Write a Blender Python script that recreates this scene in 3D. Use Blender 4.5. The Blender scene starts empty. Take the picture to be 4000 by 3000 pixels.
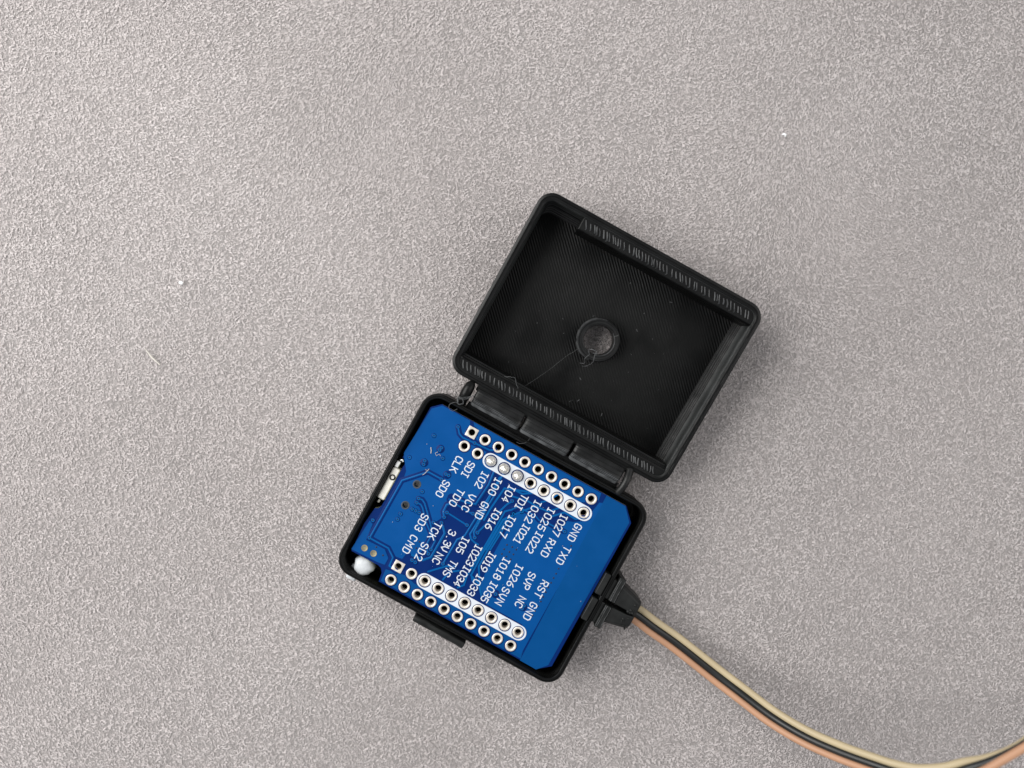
import bpy, bmesh, math, random
from mathutils import Vector, Matrix
from mathutils.geometry import tessellate_polygon
import numpy as np

S = 0.001                      # everything below is measured in millimetres
R = math.radians
scene = bpy.context.scene
COL = scene.collection
random.seed(7)

# ------------------------------------------------------------------ camera, world, lamp
CAM_H = 142.1
cam_d = bpy.data.cameras.new("camera")
cam_d.sensor_width = 36.0
cam_d.lens = 18.0 / (2000.0 / 3121.0)
cam_d.clip_start = 0.005
cam_d.clip_end = 20.0
cam_d.dof.use_dof = True
cam_d.dof.focus_distance = (CAM_H - 8.0) * S
cam_d.dof.aperture_fstop = 10.0
cam = bpy.data.objects.new("camera", cam_d)
COL.objects.link(cam)
cam.location = (0, 0, CAM_H * S)
scene.camera = cam

world = bpy.data.worlds.new("World")
scene.world = world
world.use_nodes = True
bg = world.node_tree.nodes["Background"]
bg.inputs["Color"].default_value = (0.93, 0.96, 1.0, 1)
bg.inputs["Strength"].default_value = 0.43

ld = bpy.data.lights.new("window_light", 'AREA')
ld.shape = 'RECTANGLE'
ld.size, ld.size_y = 0.40, 0.34
ld.energy = 2.65
ld.color = (1.0, 0.985, 0.96)
lamp = bpy.data.objects.new("window_light", ld)
COL.objects.link(lamp)
lamp.location = (-0.265, 0.105, 0.255)
lamp.rotation_euler = (Vector((-0.01, 0.0, 0.0)) - lamp.location).to_track_quat('-Z', 'Y').to_euler()

fd = bpy.data.lights.new("added_fill_light", 'AREA')  # added fill lamp: brightens the right side and softens shadows
fd.shape = 'RECTANGLE'; fd.size, fd.size_y = 0.4, 0.4
fd.energy = 0.75
fd.color = (1.0, 0.97, 0.94)
fill = bpy.data.objects.new("added_fill_light", fd)
COL.objects.link(fill)
fill.location = (0.36, 0.02, 0.30)
fill.rotation_euler = (Vector((0.06, 0.0, 0.0)) - fill.location).to_track_quat('-Z', 'Y').to_euler()

scene.view_settings.view_transform = 'Standard'
scene.view_settings.look = 'None'
scene.view_settings.exposure = 0.0
scene.view_settings.gamma = 1.0
scene.render.engine = 'CYCLES'
scene.cycles.max_bounces = 8
scene.render.film_transparent = False

# ------------------------------------------------------------------ measured data (mm)
D = {
 'root': (-3.33, -26.01),
 'holes': [(-15.45, 2.04), (-15.47, -1.95)],
 'filled': [(-18.01, -11.5), (-16.25, -11.58)],
 'words': [('CLK', -11.29, 9.16, -11.25, 6.96), ('SDI', -9.14, 9.36, -9.19, 7.14), ('IO2', -6.3, 9.01, -6.32, 6.67), ('IO0', -3.88, 9.17, -3.78, 6.68), ('SD0', -11.28, 4.58, -11.37, 2.23), ('TDO', -8.49, 4.52, -8.67, 1.95), ('VCC', -6.39, 4.68, -6.4, 2.13), ('GND', -3.87, 4.59, -3.83, 2.14), ('IO4', -1.27, 9.19, -1.26, 6.8), ('TDI', 1.32, 8.85, 1.26, 6.7), ('IO32', 3.74, 9.12, 3.79, 5.44), ('IO25', 6.29, 9.11, 6.29, 5.4), ('IO27', 8.66, 9.18, 8.85, 5.75), ('GND', 11.54, 8.89, 11.53, 6.34), ('IO16', -1.42, 4.7, -1.49, 1.3), ('IO17', 1.17, 4.81, 1.22, 1.31), ('IO21', 3.97, 4.66, 3.75, 1.53), ('IO22', 6.47, 4.62, 6.34, 1.19), ('RXD', 8.88, 4.53, 8.86, 1.87), ('TXD', 11.73, 4.68, 11.69, 2.01), ('SD3', -11.72, -2.02, -11.68, -4.47), ('CMD', -11.6, -6.02, -11.73, -8.74), ('TCK', -9.12, -2.19, -9.11, -4.65), ('SD2', -9.4, -6.23, -9.29, -8.82), ('3.3V', -6.43, -2.12, -6.19, -5.45), ('NC', -6.45, -6.58, -6.46, -7.79), ('IO5', -3.91, -2.08, -3.83, -4.41), ('TMS', -3.75, -6.48, -3.9, -8.86), ('IO23', -1.39, -2.17, -1.38, -5.53), ('IO34', -1.35, -6.22, -1.56, -9.51), ('IO19', 1.25, -2.14, 1.1, -5.22), ('IO33', 1.22, -6.4, 1.2, -9.77), ('IO18', 3.76, -1.82, 3.73, -5.37), ('IO35', 3.85, -6.36, 3.7, -9.63), ('IO26', 6.18, -1.73, 6.3, -5.37), ('SVN', 6.09, -6.26, 6.09, -8.84), ('SVP', 8.67, -1.95, 8.76, -4.37), ('NC', 9.15, -6.31, 9.15, -7.51), ('RST', 11.24, -2.13, 11.2, -4.62), ('GND', 11.35, -6.2, 11.36, -8.77)],
 'pour_left': [(-19.43, 14.33), (-18.07, 15.65), (-12.78, 15.66), (-11.52, 13.1), (-7.93, 13.13), (-7.79, 11.27), (-5.3, 10.16), (-5.13, 9.01), (-5.02, 4.95), (-5.59, 4.06), (-9.7, 3.5), (-10.04, 2.96), (-9.71, 1.91), (-9.79, 0.97), (-9.42, -0.23), (-9.06, -0.74), (-9.6, -1.82), (-10.25, -1.93), (-10.64, -2.5), (-9.29, -3.34), (-8.76, -4.64), (-9.46, -7.85), (-10.05, -8.71), (-11.38, -8.55), (-11.6, -10.08), (-12.9, -10.27), (-14.27, -9.26), (-17.92, -9.5), (-18.0, -3.25), (-17.81, 1.41), (-18.11, 3.12), (-19.35, 4.73), (-19.9, 5.6)],
 'pour_left2': [(-19.46, -7.03), (-18.75, -7.35), (-18.43, -10.18), (-14.97, -10.04), (-13.69, -11.1), (-13.71, -12.35), (-15.02, -12.54), (-19.86, -12.73)],
 'pour_right': [(4.61, 9.6), (1.95, 6.73), (5.53, 7.28), (8.03, 7.24), (9.4, 7.64), (9.5, 8.75), (10.52, 9.14), (12.29, 11.7), (12.75, 14.08), (13.64, 14.39), (13.45, -14.51), (10.61, -14.48), (11.34, -10.02), (4.41, -9.95), (1.83, -7.83), (1.76, -6.1), (1.37, -3.13), (1.37, 0.4), (1.3, 5.66)],
 'pour_top': [(-12.19, 15.74), (12.28, 15.58), (12.47, 14.28), (10.04, 12.59), (1.17, 12.66), (-5.51, 12.59), (-7.79, 13.21), (-10.36, 13.38)],
 'antenna': [(13.22, 15.68), (16.85, 15.62), (18.73, 13.55), (18.33, -13.88), (16.89, -15.49), (13.79, -15.45), (13.77, -13.81)],
 'traces': [[[(-18.08, -9.66), (-17.97, 1.39), (-14.85, 4.77), (-12.24, 4.79)], 0.26, 1], [[(-18.12, -9.62), (-14.51, -9.61), (-13.08, -10.59), (-12.95, -12.11), (-11.56, -12.4)], 0.26, 1], [[(-14.05, 13.77), (-13.29, 12.86), (-12.52, 12.58), (-10.31, 12.74), (-7.58, 12.91), (-6.8, 13.43)], 0.26, 1], [[(-14.08, 0.1), (-13.44, 0.22), (-12.78, -0.12), (-10.4, -2.53), (-8.61, -4.6), (-8.23, -4.75), (-8.17, -6.37)], 0.24, 1], [[(-13.96, -0.66), (-13.29, -0.58), (-12.75, -0.93), (-10.89, -2.91), (-9.46, -4.01), (-9.21, -4.58), (-9.21, -5.76), (-8.56, -6.93), (-8.19, -7.2)], 0.24, 1], [[(-8.72, -1.72), (-8.25, -2.05), (-7.43, -2.9), (-7.53, -7.54), (-8.48, -8.59), (-9.47, -8.61), (-10.48, -8.7)], 0.34, 0], [[(-8.8, 0.35), (-4.89, 0.09)], 0.22, 0], [[(-9.56, 2.47), (-8.74, 2.27), (-7.31, 2.24), (-4.86, 2.17)], 0.22, 1], [[(-9.07, 1.8), (-9.47, 1.46), (-9.4, 0.15), (-8.81, -0.59)], 0.3, 1], [[(-3.84, 6.85), (-4.3, -1.52), (-4.55, -2.13), (-5.12, -2.81), (-5.24, -7.52)], 0.26, 0], [[(-5.22, 10.23), (-4.92, 7.75), (-5.25, 3.86), (-6.76, 3.38), (-8.55, 3.11)], 0.3, 1], [[(-3.64, 10.57), (-3.65, 7.38)], 0.3, 0], [[(-3.15, 6.88), (-3.67, -0.95), (-3.14, -1.59), (-2.23, -1.86), (-1.65, -1.84)], 0.26, 0], [[(-3.25, 3.64), (-3.28, -0.38), (-2.69, -1.12)], 0.24, 0], [[(-0.08, 7.32), (-0.64, 6.39), (-2.7, -0.13)], 0.26, 0], [[(-3.89, 9.73), (-3.63, 3.16), (-3.53, 0.56)], 0.26, 0], [[(2.06, 10.17), (-2.31, 8.48), (-2.71, 4.37), (-2.76, 2.22)], 0.28, 0], [[(0.51, 6.0), (-0.38, 5.16), (-0.47, -0.13), (-0.74, -7.34), (-0.45, -8.95), (-1.16, -9.81)], 0.26, 0], [[(1.08, 4.96), (0.5, 4.53), (-0.02, 3.77), (-0.27, -2.85), (-0.21, -6.82), (0.47, -7.62), (1.36, -7.96)], 0.26, 0], [[(0.5, 4.53), (0.21, -2.23), (0.23, -5.04), (2.2, -8.19)], 0.26, 0], [[(-6.79, -9.85), (-4.52, -7.54), (-3.2, -7.05)], 0.26, 0], [[(-3.97, -9.83), (-3.66, -8.24), (-2.34, -7.22)], 0.26, 0], [[(-1.2, 9.1), (0.71, 9.11), (2.12, 10.03)], 0.3, 1], [[(0.76, 10.9), (2.85, 10.58)], 0.3, 0], [[(-0.57, 7.96), (2.06, 8.53), (4.03, 8.43), (5.98, 8.62), (7.37, 10.12)], 0.26, 0], [[(4.22, 9.42), (5.16, 10.38), (6.15, 11.81)], 0.26, 0], [[(6.92, 8.26), (8.42, 9.82), (10.53, 9.73), (11.62, 10.69)], 0.3, 1], [[(0.48, 6.04), (1.25, 7.05), (2.35, 6.92), (4.37, 7.0), (5.31, 6.64), (6.63, 6.92), (8.24, 6.92), (9.83, 6.99)], 0.22, 1], [[(3.98, 8.58), (2.19, 6.71), (0.09, 3.79), (-0.1, -1.97)], 0.26, 0], [[(1.13, 5.42), (0.9, 4.24), (0.57, -1.6)], 0.24, 0], [[(-0.26, -6.9), (1.64, -7.57), (3.22, -9.39)], 0.26, 0]],
 'vias': [(-14.05, 13.77), (-10.31, 12.74), (-14.82, 9.37), (-14.9, 8.89), (-16.22, 6.13), (-16.08, 5.5), (-12.04, 5.87), (-11.54, 5.91), (-14.06, 0.11), (-13.98, -0.67), (-14.15, -1.96), (-13.49, -1.94), (-12.86, -1.91), (-12.28, 4.76), (-16.87, 10.54), (-13.76, 7.93), (-18.72, 5.38), (-14.09, 1.39), (-15.48, -3.62), (-15.48, -4.63), (-4.83, 0.11), (-8.78, 0.33), (-8.82, -0.58), (-9.95, -2.22), (-8.74, -1.63), (-4.9, 2.25), (-2.68, -0.17), (-2.7, -1.1), (-0.15, 7.28), (1.09, 5.49), (2.13, 6.5), (-8.17, -6.37), (-8.19, -7.2), (-10.06, -9.46), (-9.42, -9.52), (-5.24, -7.52), (-3.27, -7.08), (-19.02, -6.76), (-18.12, -9.62), (10.01, 7.01), (2.08, 6.48), (1.08, 5.49), (4.91, -7.69), (9.99, -7.1), (9.94, -7.7)],
 'dots': [(12.09, 5.44), (12.01, 3.68), (12.12, 1.92), (12.09, 1.1), (12.13, 0.16), (12.11, -0.67), (12.13, -1.58), (12.1, -2.5), (12.11, -3.39), (12.11, -4.27), (12.14, -5.15), (12.09, -6.1), (12.05, -7.02), (12.05, -7.88), (2.61, 0.42), (3.56, 0.53), (4.36, 0.47), (2.54, -0.44), (3.54, -0.41), (4.33, -0.45), (2.6, -1.31), (3.48, -1.34), (4.32, -1.38), (-15.5, -3.62), (-15.48, -4.63), (-16.36, -10.42), (-14.7, -11.09), (-10.46, -6.15), (-10.4, -7.35)],
 'isl': [(-14.86, 9.12), (-16.13, 5.79), (-11.79, 5.88), (4.91, -7.69), (9.97, -7.4)],
 'button': (-16.81, -14.41),
 'wire': [(18.42, -37.81, 5.2), (21.49, -39.56, 5.2), (24.36, -41.81, 4.6), (28.5, -44.78, 4.4), (34.66, -49.46, 5.5), (38.47, -52.08, 7.2), (43.0, -55.02, 10), (47.1, -56.7, 13.5), (50.91, -57.44, 17), (54.55, -57.7, 20.5), (57.1, -57.87, 22.5), (59.91, -57.61, 24.5), (62.97, -56.52, 26.5), (65.44, -54.84, 28), (68.13, -53.27, 29), (71.48, -50.86, 30), (75.45, -47.56, 30.5)],
 'lint': [(48.19, 44.06, 0.62), (-58.57, 17.91, 0.62), (-23.25, -12.78, 0.62), (-65.05, 6.35, 0.62), (-62.33, 3.4, 0.62)],
}
ROOT = D['root']
TURN = R(-28.8)

# ------------------------------------------------------------------ materials
class N:
    """small helper around a node tree"""
    def __init__(s, name):
        s.m = bpy.data.materials.new(name); s.m.use_nodes = True
        s.t = s.m.node_tree; s.b = s.t.nodes["Principled BSDF"]
    def add(s, typ, **kw):
        n = s.t.nodes.new(typ)
        for k, v in kw.items():
            if k in n.inputs: n.inputs[k].default_value = v
            else: setattr(n, k, v)
        return n
    def link(s, a, b): s.t.links.new(a, b)
    def set(s, **kw):
        for k, v in kw.items(): s.b.inputs[k.replace('_', ' ')].default_value = v
    def coords(s): return s.add('ShaderNodeTexCoord').outputs['Object']
    def noise(s, co, scale, detail=2.0, rough=0.5, dist=0.0):
        n = s.add('ShaderNodeTexNoise', Scale=scale, Detail=detail, Roughness=rough, Distortion=dist)
        s.link(co, n.inputs['Vector']); return n.outputs['Fac']
    def math(s, op, a, b=0.0, clamp=False):
        n = s.add('ShaderNodeMath', operation=op, use_clamp=clamp)
        for i, x in enumerate((a, b)):
            if hasattr(x, 'is_linked'): s.link(x, n.inputs[i])
            else: n.inputs[i].default_value = x
        return n.outputs[0]
    def ramp(s, fac, stops):
        n = s.add('ShaderNodeValToRGB'); e = n.color_ramp.elements
        while len(e) < len(stops): e.new(0.5)
        for k, (p, col) in enumerate(stops):
            e[k].position = p; e[k].color = (*col, 1)
        s.link(fac, n.inputs[0]); return n.outputs[0]
    def bump(s, h, dist, strength=1.0, prev=None):
        n = s.add('ShaderNodeBump', Strength=strength, Distance=dist)
        s.link(h, n.inputs['Height'])
        if prev is not None: s.link(prev, n.inputs['Normal'])
        return n.outputs[0]
    def maprange(s, v, a, b, lo, hi):
        n = s.add('ShaderNodeMapRange')
        n.inputs['From Min'].default_value = a; n.inputs['From Max'].default_value = b
        n.inputs['To Min'].default_value = lo; n.inputs['To Max'].default_value = hi
        s.link(v, n.inputs['Value']); return n.outputs[0]

def m_plain(name, col, rough=0.5, metal=0.0, var=0.0, scale=900.0, spec=0.4, bump=0.0):
    n = N(name); n.set(Base_Color=(*col, 1), Roughness=rough, Metallic=metal, Specular_IOR_Level=spec)
    if var or bump:
        co = n.coords(); f = n.noise(co, scale, 3.0)
        if var:
            n.link(n.ramp(f, [(0.3, tuple(c * (1 - var) for c in col)), (0.7, tuple(min(1, c * (1 + var)) for c in col))]), n.b.inputs['Base Color'])
            n.link(n.maprange(f, 0.3, 0.7, rough * 0.85, min(1, rough * 1.15)), n.b.inputs['Roughness'])
        if bump: n.link(n.bump(f, bump * S), n.b.inputs['Normal'])
    return n.m

def m_print(name, mode):
    """black printed plastic; mode: layers (stacked in z), raster (lines at 45 degrees), skin"""
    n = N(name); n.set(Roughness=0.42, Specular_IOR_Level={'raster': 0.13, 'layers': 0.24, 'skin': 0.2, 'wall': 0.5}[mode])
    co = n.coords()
    big = n.noise(co, 260.0, 3.0); q = 10.0 if mode == 'wall' else 1.0  # wall mode: base colour lightened to imitate a sheen
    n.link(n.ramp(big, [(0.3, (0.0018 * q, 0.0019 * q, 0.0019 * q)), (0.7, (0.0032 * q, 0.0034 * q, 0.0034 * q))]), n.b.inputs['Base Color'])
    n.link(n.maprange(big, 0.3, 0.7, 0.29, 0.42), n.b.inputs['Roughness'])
    sep = n.add('ShaderNodeSeparateXYZ'); n.link(co, sep.inputs[0])
    wob = n.noise(co, 500.0, 2.0)
    fine = n.noise(co, 4200.0, 2.0)
    if mode in ('layers', 'wall'):
        p = n.math('ADD', n.math('MULTIPLY', sep.outputs['Z'], 2 * math.pi / (0.30 * S)), n.math('MULTIPLY', wob, 2.0))
        h = n.math('MULTIPLY', n.math('SINE', p), 0.5)
        nb = n.bump(h, 0.035 * S)
    elif mode == 'raster':
        q = n.math('ADD', sep.outputs['X'], sep.outputs['Y'])
        p = n.math('ADD', n.math('MULTIPLY', q, 2 * math.pi / (0.46 * 1.414 * S)), n.math('MULTIPLY', wob, 2.2))
        amp = n.maprange(n.noise(co, 120.0, 2.0), 0.35, 0.65, 0.5, 1.2)
        h = n.math('MULTIPLY', n.math('SINE', p), amp)
        nb = n.bump(h, 0.030 * S)
    else:
        h = n.math('MULTIPLY', wob, 1.0); nb = n.bump(h, 0.10 * S)
    nb = n.bump(fine, 0.02 * S, 1.0, nb)
    n.link(nb, n.b.inputs['Normal'])
    return n.m

def m_fabric():
    n = N("suede_fabric"); co = n.coords()
    # brushed nap: clumps of short fibres, their lie turning slowly over the cloth
    lie = n.add('ShaderNodeTexNoise', Scale=22.0, Detail=1.0); n.link(co, lie.inputs['Vector'])
    warp = n.add('ShaderNodeVectorMath', operation='MULTIPLY_ADD')
    n.link(lie.outputs['Color'], warp.inputs[0]); warp.inputs[1].default_value = (0.012, 0.012, 0.0); n.link(co, warp.inputs[2])
    wco = warp.outputs[0]
    mp = n.add('ShaderNodeMapping'); n.link(wco, mp.inputs['Vector']); mp.inputs['Rotation'].default_value = (0, 0, R(35)); mp.inputs['Scale'].default_value = (1.35, 0.85, 1)
    mv = mp.outputs[0]
    a = n.noise(mv, 1900.0, 3.0, 0.6, 1.3)
    b = n.noise(mv, 4200.0, 2.0, 0.6, 0.8)
    r1 = n.math('ABSOLUTE', n.math('SUBTRACT', n.noise(mv, 1350.0, 2.0, 0.55, 1.8), 0.5))          # fibre ridges
    crease = n.maprange(r1, 0.0, 0.075, 1.0, 0.0)          # raised, pale, worm-like fibre ridges
    h = n.math('ADD', n.math('MULTIPLY', a, 1.0), n.math('MULTIPLY', b, 0.35))
    h = n.math('ADD', h, n.math('MULTIPLY', crease, 0.30))
    patch = n.noise(co, 17.0, 2.0, 0.5)
    mid = n.noise(co, 240.0, 2.0, 0.5)
    v = n.math('ADD', n.math('MULTIPLY', patch, 0.26), n.math('ADD', n.math('MULTIPLY', a, 0.70), n.math('ADD', n.math('MULTIPLY', mid, 0.14), n.math('MULTIPLY', b, 0.35))))  # colour follows the bump height: shade painted into the hollows
    v = n.math('ADD', v, n.math('MULTIPLY', crease, 0.13))
    colr = n.ramp(v, [(0.60, (0.36, 0.327, 0.318)), (0.80, (0.47, 0.431, 0.421)), (0.97, (0.56, 0.522, 0.512))])
    n.link(colr, n.b.inputs['Base Color'])
    n.set(Roughness=0.95, Specular_IOR_Level=0.15, Sheen_Weight=0.25, Sheen_Roughness=0.5)
    n.link(n.bump(h, 0.50 * S, 1.0), n.b.inputs['Normal'])
    return n.m

def m_mask(name, col, rough=0.40):
    n = N(name); co = n.coords()
    f = n.noise(co, 320.0, 3.0); g = n.noise(co, 3600.0, 2.0)
    n.link(n.ramp(f, [(0.3, tuple(c * 0.96 for c in col)), (0.7, tuple(c * 1.04 for c in col))]), n.b.inputs['Base Color'])
    n.link(n.maprange(f, 0.3, 0.7, rough - 0.05, rough + 0.07), n.b.inputs['Roughness'])
    n.set(Specular_IOR_Level=0.10)
    n.link(n.bump(g, 0.006 * S), n.b.inputs['Normal'])
    return n.m

def m_nap():
    n = N("suede_fibres"); co = n.coords()
    g = n.add('ShaderNodeNewGeometry'); patch = n.noise(co, 14.0, 2.5, 0.5)
    v = n.math('ADD', n.math('MULTIPLY', g.outputs['Random Per Island'], 0.48), n.math('MULTIPLY', patch, 0.80))
    n.link(n.ramp(v, [(0.2, (0.42, 0.382, 0.374)), (0.62, (0.525, 0.483, 0.475)), (1.0, (0.61, 0.57, 0.563))]), n.b.inputs['Base Color'])
    n.set(Roughness=0.9, Specular_IOR_Level=0.15, Sheen_Weight=0.15)
    return n.m

M = dict(
    nap=m_nap(),
    fabric=m_fabric(),
    layers=m_print("black_printed_walls", 'layers'), raster=m_print("black_printed_floor", 'raster'), skin=m_print("black_printed_skin", 'skin'), wall=m_print("painted_sheen_layers", 'wall'),
    ridge=m_plain("scuffed_plastic_and_lit_edges", (0.036, 0.0375, 0.039), 0.42, 0, 0.45, 900),  # also paints the lit edges of the lid ring
    lit_band=m_plain("painted_highlight_layers", (0.075, 0.079, 0.083), 0.45, 0, 0.6, 700),
    strain=m_plain("dark_grey_plastic", (0.0075, 0.0082, 0.0081), 0.5, 0, 0.4, 500, 0.3, 0.08),
    bare=m_mask("blue_mask_over_laminate", (0.0, 0.016, 0.110)),
    pour=m_mask("blue_mask_over_copper", (0.0, 0.058, 0.225)),
    trace=m_mask("blue_mask_over_track", (0.0, 0.082, 0.265)),
    strip=m_mask("blue_mask_antenna_strip", (0.0, 0.054, 0.195)),
    edge=m_plain("laminate_edge", (0.20, 0.22, 0.13), 0.7, 0, 0.3, 900),
    silk=m_plain("white_ink", (0.57, 0.61, 0.665), 0.55, 0, 0.04, 900),
    tin=m_plain("tinned_ring", (0.68, 0.63, 0.56), 0.36, 0.4, 0.12, 700, 0.5, 0.12),
    solder=m_plain("shiny_solder", (0.74, 0.71, 0.65), 0.17, 0.7, 0.12, 700, 0.8, 0.30),
    brass=m_plain("flux_stained_tin", (0.30, 0.26, 0.15), 0.4, 0.5, 0.2, 900),
    usb=m_plain("socket_metal", (0.82, 0.79, 0.72), 0.5, 0.15, 0.1, 400),
    bright=m_plain("bright_metal", (0.92, 0.92, 0.90), 0.3, 0.4),
    white=m_plain("white_plastic", (0.50, 0.52, 0.54), 0.42, 0, 0.05, 700, 0.5, 0.15),
    lint=m_plain("white_lint", (0.86, 0.87, 0.88), 0.8),
    cream=m_plain("cream_insulation", (0.44, 0.36, 0.225), 0.5, 0, 0.04, 200),
    black=m_plain("black_insulation", (0.012, 0.013, 0.013), 0.36, 0, 0.2, 200),
    orange=m_plain("orange_brown_insulation", (0.43, 0.235, 0.14), 0.5, 0, 0.05, 200),
    string=m_plain("grey_plastic_thread", (0.075, 0.078, 0.08), 0.5),
    dust=m_plain("pale_dust", (0.58, 0.55, 0.50), 0.9),
)

M['ridge2'] = m_plain("worn_black_hinge", (0.0065, 0.0068, 0.0069), 0.38, 0, 0.6, 420, 0.30, 0.10)

# ------------------------------------------------------------------ mesh builder (mm)
class MB:
    def __init__(s): s.v = []; s.f = []; s.k = []
    def add(s, verts, faces, mi=0):
        o = len(s.v); s.v += [tuple(p) for p in verts]; s.f += [tuple(i + o for i in f) for f in faces]; s.k += [mi] * len(faces)
    def loft(s, rings, cap0=False, cap1=False, mi=0, closed=True):
        n = len(rings[0]); V = [p for r in rings for p in r]; F = []
        for a in range(len(rings) - 1):
            for i in range(n if closed else n - 1):
                j = (i + 1) % n
                F.append((a * n + i, a * n + j, (a + 1) * n + j, (a + 1) * n + i))
        if cap0: F.append(tuple(range(n - 1, -1, -1)))
        if cap1: F.append(tuple((len(rings) - 1) * n + i for i in range(n)))
        s.add(V, F, mi)
    def lathe(s, c, prof, n=24, cap0=False, cap1=False, mi=0):
        s.loft([[(c[0] + r * math.cos(2 * math.pi * i / n), c[1] + r * math.sin(2 * math.pi * i / n), c[2] + z) for i in range(n)] for r, z in prof], cap0, cap1, mi)
    def box(s, x0, x1, y0, y1, z0, z1, mi=0):
        s.loft([[(x0, y0, z), (x1, y0, z), (x1, y1, z), (x0, y1, z)] for z in (z0, z1)], True, True, mi)
    def prism(s, pts, z0, z1, mi=0, inset=0.0):
        a = sum(pts[i - 1][0] * pts[i][1] - pts[i][0] * pts[i - 1][1] for i in range(len(pts)))
        if a < 0: pts = pts[::-1]
        n = len(pts)
        tri = tessellate_polygon([[Vector((x, y, 0)) for x, y in pts]])
        V = [(x, y, z0) for x, y in pts] + [(x, y, z1) for x, y in pts]
        F = []
        for t in tri:
            (ax, ay), (bx, by), (cx, cy) = (pts[i] for i in t)
            if (bx - ax) * (cy - ay) - (by - ay) * (cx - ax) < 0: t = t[::-1]
            F.append(tuple(i + n for i in t)); F.append(tuple(t[::-1]))
        F += [(i, (i + 1) % n, (i + 1) % n + n, i + n) for i in range(n)]
        s.add(V, F, mi)
    def tube(s, path, r, n=10, mi=0, cap=True):
        path = [Vector(p) for p in path]; rings = []; up = Vector((0, 0, 1))
        for i, p in enumerate(path):
            t = (path[min(i + 1, len(path) - 1)] - path[max(i - 1, 0)]).normalized()
            if abs(t.dot(up)) > 0.95: up = Vector((1, 0, 0))
            x = t.cross(up).normalized(); y = x.cross(t).normalized(); up = y
            rr = r[i] if isinstance(r, (list, tuple)) else r
            rings.append([p + rr * (math.cos(2 * math.pi * k / n) * x + math.sin(2 * math.pi * k / n) * y) for k in range(n)])
        s.loft([[tuple(q) for q in rg] for rg in rings], cap, cap, mi)
    def stroke(s, pts, w, z0, z1, closed=False, slope=0.03, round_ends=True):
        """flat printed or etched line: mitred, with sloping sides and rounded ends"""
        P = [Vector(p) for p in pts]; n = len(P); hw = w / 2
        if n < 2: return
        def side(d): return Vector((-d.y, d.x))
        offs = []
        for i in range(n):
            d0 = (P[i] - P[i - 1]).normalized() if (closed or i > 0) else None
            d1 = (P[(i + 1) % n] - P[i]).normalized() if (closed or i < n - 1) else None
            if d0 is None: d0 = d1
            if d1 is None: d1 = d0
            m = (side(d0) + side(d1)); m = m.normalized() if m.length > 1e-6 else side(d0)
            offs.append(m / max(0.45, m.dot(side(d0))))
        def row(i, z, e): return [(P[i].x + offs[i].x * (hw + e), P[i].y + offs[i].y * (hw + e), z), (P[i].x - offs[i].x * (hw + e), P[i].y - offs[i].y * (hw + e), z)]
        rings = []
        for i in range(n):
            bl, br = row(i, z0, slope); tl, tr = row(i, z1, 0)
            rings.append([bl, tl, tr, br])
        if closed: rings.append(rings[0])
        s.loft(rings, False, False)
        if not closed and round_ends:
            for i, j in ((0, 1), (n - 1, n - 2)):
                d = (P[i] - P[j]).normalized(); q = side(d); k = 6
                top = [(P[i].x + hw * (math.cos(a) * q.x + math.sin(a) * d.x), P[i].y + hw * (math.cos(a) * q.y + math.sin(a) * d.y), z1) for a in [math.pi * t / k for t in range(k + 1)]]
                e = hw + slope
                bot = [(P[i].x + e * (math.cos(a) * q.x + math.sin(a) * d.x), P[i].y + e * (math.cos(a) * q.y + math.sin(a) * d.y), z0) for a in [math.pi * t / k for t in range(k + 1)]]
                s.add(top, [tuple(range(k, -1, -1))])
                s.add(bot + top, [(a, a + k + 1, a + k + 2, a + 1) for a in range(k)])
    def mesh(s, name, mats, sharp=35.0):
        me = bpy.data.meshes.new(name)
        me.from_pydata([(x * S, y * S, z * S) for x, y, z in s.v], [], s.f)
        if not isinstance(mats, (list, tuple)): mats = [mats]
        for m in mats: me.materials.append(m)
        me.polygons.foreach_set('material_index', s.k)
        bm = bmesh.new(); bm.from_mesh(me); bmesh.ops.recalc_face_normals(bm, faces=bm.faces); bm.to_mesh(me); bm.free()
        if sharp is not None:
            me.polygons.foreach_set('use_smooth', [True] * len(me.polygons))
            me.set_sharp_from_angle(angle=R(sharp))
        me.update(); return me
    def obj(s, name, mats, parent=None, sharp=35.0, bevel=0.0, seg=2):
        o = bpy.data.objects.new(name, s.mesh(name, mats, sharp)); COL.objects.link(o)
        if parent: o.parent = parent
        if bevel:
            b = o.modifiers.new("bevel", 'BEVEL'); b.width = bevel * S; b.segments = seg; b.limit_method = 'ANGLE'; b.angle_limit = R(40)
        return o

def cut(mb, cutter, mats, name):
    """mb minus cutter, worked out in millimetres, returned as a mesh in metres"""
    def tmp(b):
        me = bpy.data.meshes.new("tmp"); me.from_pydata(b.v, [], b.f)
        bm = bmesh.new(); bm.from_mesh(me); bmesh.ops.recalc_face_normals(bm, faces=bm.faces); bm.to_mesh(me); bm.free()
        me.materials.append(mats[0])
        for m in mats[1:]: me.materials.append(m)
        me.polygons.foreach_set('material_index', b.k)
        o = bpy.data.objects.new("tmp", me); COL.objects.link(o); return o
    a, b = tmp(mb), tmp(cutter)
    md = a.modifiers.new("cut", 'BOOLEAN'); md.operation = 'DIFFERENCE'; md.solver = 'EXACT'; md.use_self = True; md.object = b
    dg = bpy.context.evaluated_depsgraph_get()
    me = bpy.data.meshes.new_from_object(a.evaluated_get(dg)); me.name = name
    for o in (a, b):
        m0 = o.data; bpy.data.objects.remove(o); bpy.data.meshes.remove(m0)
    me.transform(Matrix.Scale(S, 4)); return me

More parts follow.
